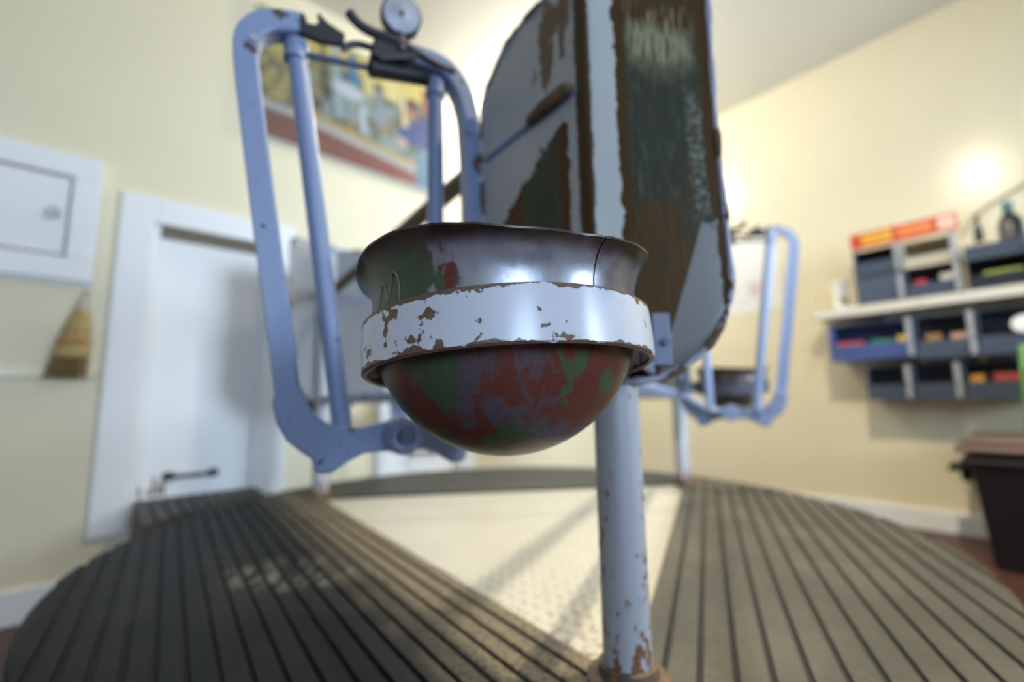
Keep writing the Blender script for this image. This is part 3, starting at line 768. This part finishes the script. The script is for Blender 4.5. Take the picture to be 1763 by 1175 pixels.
M['bin_blue'] = flat('blue_plastic', (.07, .11, .27), .35); M['bin_grey'] = flat('blue_grey_plastic', (.075, .095, .135), .35)
M['bin_dark'] = flat('dark_grey_plastic', (.035, .04, .05), .4); M['bin_cream'] = flat('cream_plastic', (.60, .55, .42), .4)
M['divider'] = flat('pale_grey_plastic', (.30, .31, .33), .4)
def bin_(label, a0, a1, b0, b1, z0, z1, mat, group, front=.45, posts=True):
    t = wroot('storage_bin', label, 'bin', a0, b0, z0, group)
    d, wd, h = a1 - a0, b1 - b0 - .004, z1 - z0; k = .005
    mk('shell', S().box(0, d, 0, wd, 0, k).box(0, k, 0, wd, k, h).box(k, d, 0, k, k, h).box(k, d, wd - k, wd, k, h).box(0, d * .72, 0, wd, h - k, h), mat, t)
    mk('front_lip', S().prism([(d - .006, 0), (d + .018, h * front), (d + .014, h * front), (d - .012, .003)], k, wd - k, axis='y') if False else
       S().add([(d - .006, y, k * .5) for y in (k, wd - k)] + [(d + .012, y, h * front) for y in (k, wd - k)] + [(d - .010, y, k * .5) for y in (k, wd - k)] + [(d + .008, y, h * front) for y in (k, wd - k)],
               [(0, 1, 3, 2), (4, 6, 7, 5), (0, 2, 6, 4), (1, 5, 7, 3), (2, 3, 7, 6), (0, 4, 5, 1)]), mat, t)
    if posts:
        mk('divider', S().box(d - .004, d + .010, wd - .022, wd, k, h), M['divider'], t, bevel=.002)
    return t
gu, gl = 'bins on the shelf', 'bins hung under the shelf'
ZS = 1.1785
bin_('grey-blue bin directly on the shelf, nearest the white cup', .05, .25, 1.71, 1.908, ZS, 1.328, M['bin_grey'], gu, .95)
bin_('blue bin with orange packet, under the yellow part of the red sign', .05, .25, 1.71, 1.908, 1.334, 1.485, M['bin_grey'], gu)
bin_('grey bin with a red packet, on the shelf below the cream bin', .05, .25, 1.913, 2.117, ZS, 1.328, M['bin_grey'], gu)
bin_('cream coloured bin under the right half of the red sign', .05, .25, 1.913, 2.117, 1.334, 1.478, M['bin_cream'], gu, .35)
bin_('dark bin on the shelf at the right, holding green and yellow packets', .05, .25, 2.135, 2.36, ZS, 1.315, M['bin_dark'], gu)
t = bin_('open grey tray at upper right with black bottles standing in it', .05, .25, 2.135, 2.36, 1.320, 1.40, M['bin_grey'], gu, .8)
bin_('blue bin with red, green and yellow packets hung under the left of the shelf', .02, .25, 1.56, 1.915, .885, 1.085, M['bin_blue'], gl, .42)
bin_('middle dark bin hung directly under the shelf, with brown and pink packets', .02, .25, 1.92, 2.135, .872, 1.085, M['bin_grey'], gl, .40)
bin_('rightmost bin hung directly under the shelf behind the round white lid', .02, .25, 2.14, 2.40, .872, 1.085, M['bin_grey'], gl, .40)
bin_('lowest row, left grey bin with dim red contents', .02, .22, 1.70, 1.885, .672, .848, M['bin_grey'], gl, .45)
bin_('lowest row, middle grey bin', .02, .22, 1.89, 2.065, .672, .848, M['bin_grey'], gl, .45)
bin_('lowest row, right grey bin with orange and red packets', .02, .22, 2.07, 2.36, .672, .848, M['bin_grey'], gl, .45)
pk_n = [0]
def packet(label, a, b, z, sx, sy, sz, col):
    t = tag(mk('packet', S().add([(x * sx * (1 - .12 * (zz > 0)), y * sy * (1 - .15 * (zz > 0)), zz) for x in (-.5, .5) for y in (-.5, .5) for zz in (0, sz * .5, sz)],
        [(0, 1, 4, 3), (1, 2, 5, 4), (6, 9, 10, 7), (7, 10, 11, 8), (0, 6, 7, 1), (1, 7, 8, 2), (3, 4, 10, 9), (4, 5, 11, 10), (0, 3, 9, 6), (2, 8, 11, 5)]),
        flat('packet_colour', col, .45), bevel=.004, loc=W(a, b, z), rotz=ROOM_ROT + random.uniform(-.2, .2)), label, 'packet', 'packets in the bins'); return t
packet('orange packet in the upper blue bin under the red sign', .20, 1.775, 1.3395, .06, .06, .055, (.55, .17, .03))
packet('olive packet beside the orange one in the upper blue bin', .19, 1.85, 1.3395, .06, .07, .07, (.30, .28, .12))
packet('small pink and white packet in the cream bin', .20, 2.03, 1.3395, .06, .10, .055, (.50, .28, .25))
packet('green packet at the left end of the cream bin', .21, 1.955, 1.3395, .05, .03, .05, (.25, .36, .08))
packet('bright red packet in the grey shelf bin', .20, 1.965, 1.184, .06, .055, .085, (.60, .03, .03))
packet('crumpled white packet in the grey shelf bin beside the red one', .20, 2.07, 1.184, .07, .075, .10, (.62, .60, .54))
packet('yellow green packet in the dark shelf bin', .21, 2.25, 1.184, .06, .15, .075, (.28, .33, .06))
packet('tan packet in the tray beside the black bottles', .20, 2.19, 1.3255, .06, .07, .08, (.58, .48, .32))
packet('long red packet in the blue bin under the shelf', .20, 1.645, .890, .08, .14, .095, (.50, .05, .04))
packet('green packet in the blue bin under the shelf', .20, 1.785, .890, .08, .11, .095, (.03, .22, .10))
packet('yellow packet in the blue bin under the shelf', .225, 1.873, .890, .035, .055, .108, (.70, .48, .04))
packet('brown packet in the middle hanging bin', .20, 1.985, .877, .08, .07, .115, (.28, .14, .05))
packet('pink packet in the middle hanging bin', .20, 2.075, .877, .07, .07, .11, (.55, .33, .28))
packet('orange packet in the lowest right bin', .18, 2.115, .677, .06, .055, .105, (.62, .27, .03))
packet('dark red packet in the lowest right bin', .18, 2.21, .677, .06, .11, .11, (.35, .04, .03))
packet('dim red packet in the lowest left bin', .18, 1.79, .677, .06, .12, .07, (.18, .03, .04))
packet('dim red packet in the lowest middle bin', .18, 1.98, .677, .06, .10, .075, (.22, .03, .04))

# red sign above the bins
sg = wroot('header_sign', 'red header sign with yellow lettering panel over the shelf bins', 'sign', .235, 1.705, 1.487)
M['sign_red'] = flat('sign_red', (.52, .06, .03), .35); M['sign_yellow'] = flat('sign_yellow', (.80, .52, .05), .35); M['sign_orange'] = flat('sign_orange', (.70, .20, .05), .35)
mk('board', S().box(0, .012, 0, .425, 0, .085), M['sign_red'], sg, bevel=.002)
mk('yellow_panel', S().box(.0122, .0135, .055, .175, .018, .07), M['sign_yellow'], sg)
mk('orange_panel', S().box(.0122, .0132, .20, .33, .02, .07), M['sign_orange'], sg)
mk('pale_panel', S().box(.0122, .0132, .355, .415, .012, .075), flat('sign_pale', (.75, .50, .38), .35), sg)
lt = S()
for i in range(7):
    lt.box(.0137, .0142, .066 + i * .0145, .074 + i * .0145, .032, .056 + .004 * (i % 2))
mk('blurred_lettering', lt, M['sign_red'], sg)
# cup and little items on the shelf
cu = wroot('white_cup', 'white cup with a small olive mark at the left end of the shelf', 'cup', .17, 1.62, ZS)
mk('cup_body', S().lathe([(0, 0), (.032, 0), (.036, .004), (.041, .16), (.043, .165), (.040, .165), (.034, .01), (0, .008)], 32), M['white'], cu, smooth=True)
mk('printed_mark', S().lathe([(.0385, .03), (.0395, .065)], 10, a0=R(0), a1=R(65)), flat('olive_print', (.28, .24, .08), .5), cu, smooth=True)
M['black_plastic'] = flat('black_plastic', (.012, .013, .018), .3)
def bottle(label, a, b, z, r, h, capc):
    t = wroot('bottle', label, 'bottle', a, b, z, 'black bottles in the tray')
    mk('bottle_body', S().lathe([(0, 0), (r, 0), (r, h * .6), (r * .8, h * .7), (r * .38, h * .78), (r * .38, h * .82), (0, h * .82)], 24), M['black_plastic'], t, smooth=True)
    mk('bottle_cap', S().lathe([(0, h * .815), (r * .46, h * .815), (r * .46, h * .97), (r * .3, h), (0, h)], 20), capc, t, smooth=True)
bottle('slim black bottle standing in the open tray, left', .16, 2.19, 1.3255, .017, .235, M['black_plastic'])
bottle('broad black bottle with teal cap standing in the open tray, right', .16, 2.295, 1.3255, .042, .26, flat('teal_cap', (.02, .14, .15), .4))
# white round lid
ld = tag(mk('round_lid', S().lathe([(0, -.012), (.034, -.012), (.040, -.006), (.040, .006), (.034, .012), (0, .014)], 32, fn=lambda x, y, z: (.012 + z, y, x + .04)), M['white'], smooth=True, loc=W(.255, 2.285, .955), rotz=ROOM_ROT),
    'round white lid leaning on the bins at the right edge of the picture', 'lid')
# poster
po = wroot('wall_poster', 'pale poster with faint lines on the right wall behind the far stanchion', 'poster', 0, .82, 1.28)
mk('sheet', S().box(.0015, .004, 0, .45, 0, .50), flat('poster_paper', (.80, .79, .76), .5, var=.03), po)
pl_ = S()
for i in range(8): pl_.box(.0041, .0046, .04 + .02 * (i % 3), .40 - .03 * (i % 2), .06 + i * .05, .066 + i * .05)
mk('printed_lines', pl_, flat('faint_print', (.52, .50, .52), .6), po)
mk('printed_block', S().box(.0041, .0046, .25, .37, .10, .20), flat('faint_pink_print', (.68, .56, .54), .6), po)
# cable
tag(mk('wall_cable', S().tube(smoothpath([tuple(W(.012, b, z)) for b, z in ((2.12, 1.50), (2.20, 1.61), (2.30, 1.665), (2.45, 1.73), (2.7, 1.80), (3.0, 1.84))]), .005, 8), flat('grey_cable', (.24, .22, .17), .5), smooth=True),
    'thin grey cable sagging across the right wall above the bins', 'cable')
# tote with lid
M['tote'] = flat('black_brown_plastic', (.006, .004, .004), .45); M['tote_lid'] = flat('brown_plastic_lid', (.14, .085, .06), .35)
to = wroot('storage_tote', 'dark plastic tote with brown lid standing on the floor at right', 'tote', .08, 2.04, 0)
bw, bl = .50, .62
mk('tote_body', S().add([(x, y, z) for (i, z) in ((.05, 0), (.02, .44), (.02, .46)) for (x, y) in ((i + .01, i + .01), (bw + .02 - i, i + .01), (bw + .02 - i, bl + .02 - i), (i + .01, bl + .02 - i))],
    [(0, 1, 2, 3), (8, 11, 10, 9)] + [(r * 4 + k, r * 4 + (k + 1) % 4, r * 4 + 4 + (k + 1) % 4, r * 4 + 4 + k) for r in range(2) for k in range(4)]), M['tote'], to, bevel=.012)
mk('tote_rim', S().box(.015, bw + .015, .005, bl + .015, .405, .43), M['tote'], to, bevel=.006)
li = mk('tote_lid', S().box(0, bw + .03, -.01, bl + .03, .455, .485).box(.03, bw, .02, bl, .485, .515), M['tote_lid'], to, bevel=.012)
mk('side_handle', S().box(.18, .36, -.05, .03, .36, .385).box(.19, .35, -.012, .02, .32, .36), M['tote'], to, bevel=.006)
# bag on the tote
M['bag_green'] = flat('green_bag', (.07, .20, .04), .4)
bg = wroot('printed_bag', 'green bag with white and red print standing on the tote lid', 'bag', .37, 2.25, .515)
mk('bag_body', S().add([(x, y, z) for (z, dx, w0, w1) in ((0, .09, 0, .24), (.05, .10, -.01, .25), (.28, .07, .0, .24), (.36, .02, .005, .235), (.385, .008, .005, .235)) for (x, y) in ((-dx, w0), (dx, w0), (dx, w1), (-dx, w1))],
    [(0, 1, 2, 3), (16, 19, 18, 17)] + [(r * 4 + k, r * 4 + (k + 1) % 4, r * 4 + 4 + (k + 1) % 4, r * 4 + 4 + k) for r in range(4) for k in range(4)]), M['bag_green'], bg, bevel=.01)
mk('white_print', S().add([(.091, .03, .19), (.091, .2, .19), (.074, .2, .28), (.074, .03, .28)], [(0, 1, 2, 3)]), M['white'], bg)
mk('red_print', S().add([(.101, .0, .055), (.101, .24, .055), (.0945, .24, .13), (.0945, .0, .13)], [(0, 1, 2, 3)]), M['sign_red'], bg)

# ================================================================== ceiling lamps
def lamp(x, y, watt, col, label, drop=.12, beam=0):
    t = root('ceiling_lamp', label, 'lamp', (x, y, CEIL), 0, 'round ceiling lamps')
    mk('lamp_stem', S().tube([(0, 0, -.03), (0, 0, -drop + .04)], .012, 12), M['white'], t, smooth=True)
    mk('lamp_base', S().lathe([(0, 0), (.07, 0), (.07, -.012), (.05, -.02), (.025, -.022), (.022, -.035), (0, -.035)], 32), M['white'], t, smooth=True)
    b = B('lamp_glow'); rad = .045; area = 4 * math.pi * rad ** 2
    b.set(col=(.9, .9, .9), emis=col, emstr=watt / (math.pi * area))
    prof = [(max(.0005, rad * math.sin(a)), -drop + rad * math.cos(a)) for a in [math.pi * i / 16 for i in range(17)]]
    mk('bulb', S().lathe(prof, 28), b.m, t, smooth=True)
    if beam:      # reflector bulb: most of the light goes down in a soft beam
        l = bpy.data.lights.new('reflector_beam', 'SPOT'); l.energy = beam; l.color = col; l.spot_size = R(140); l.spot_blend = 1; l.shadow_soft_size = .03
        o = bpy.data.objects.new('reflector_beam', l); COL.objects.link(o); o.parent = t; o.location = (0, 0, -drop - rad - .035)
        o.rotation_euler = Vector((.40, .12, -2.2)).to_track_quat('-Z', 'Y').to_euler()
lamp(.837, .83, 14, (1, .90, .70), 'bare round ceiling lamp above the right half of the turntable', .19, 180)
lamp(.33, 2.75, 52, (1, .97, .90), 'round ceiling lamp near the far corner, hidden behind the guard panel')
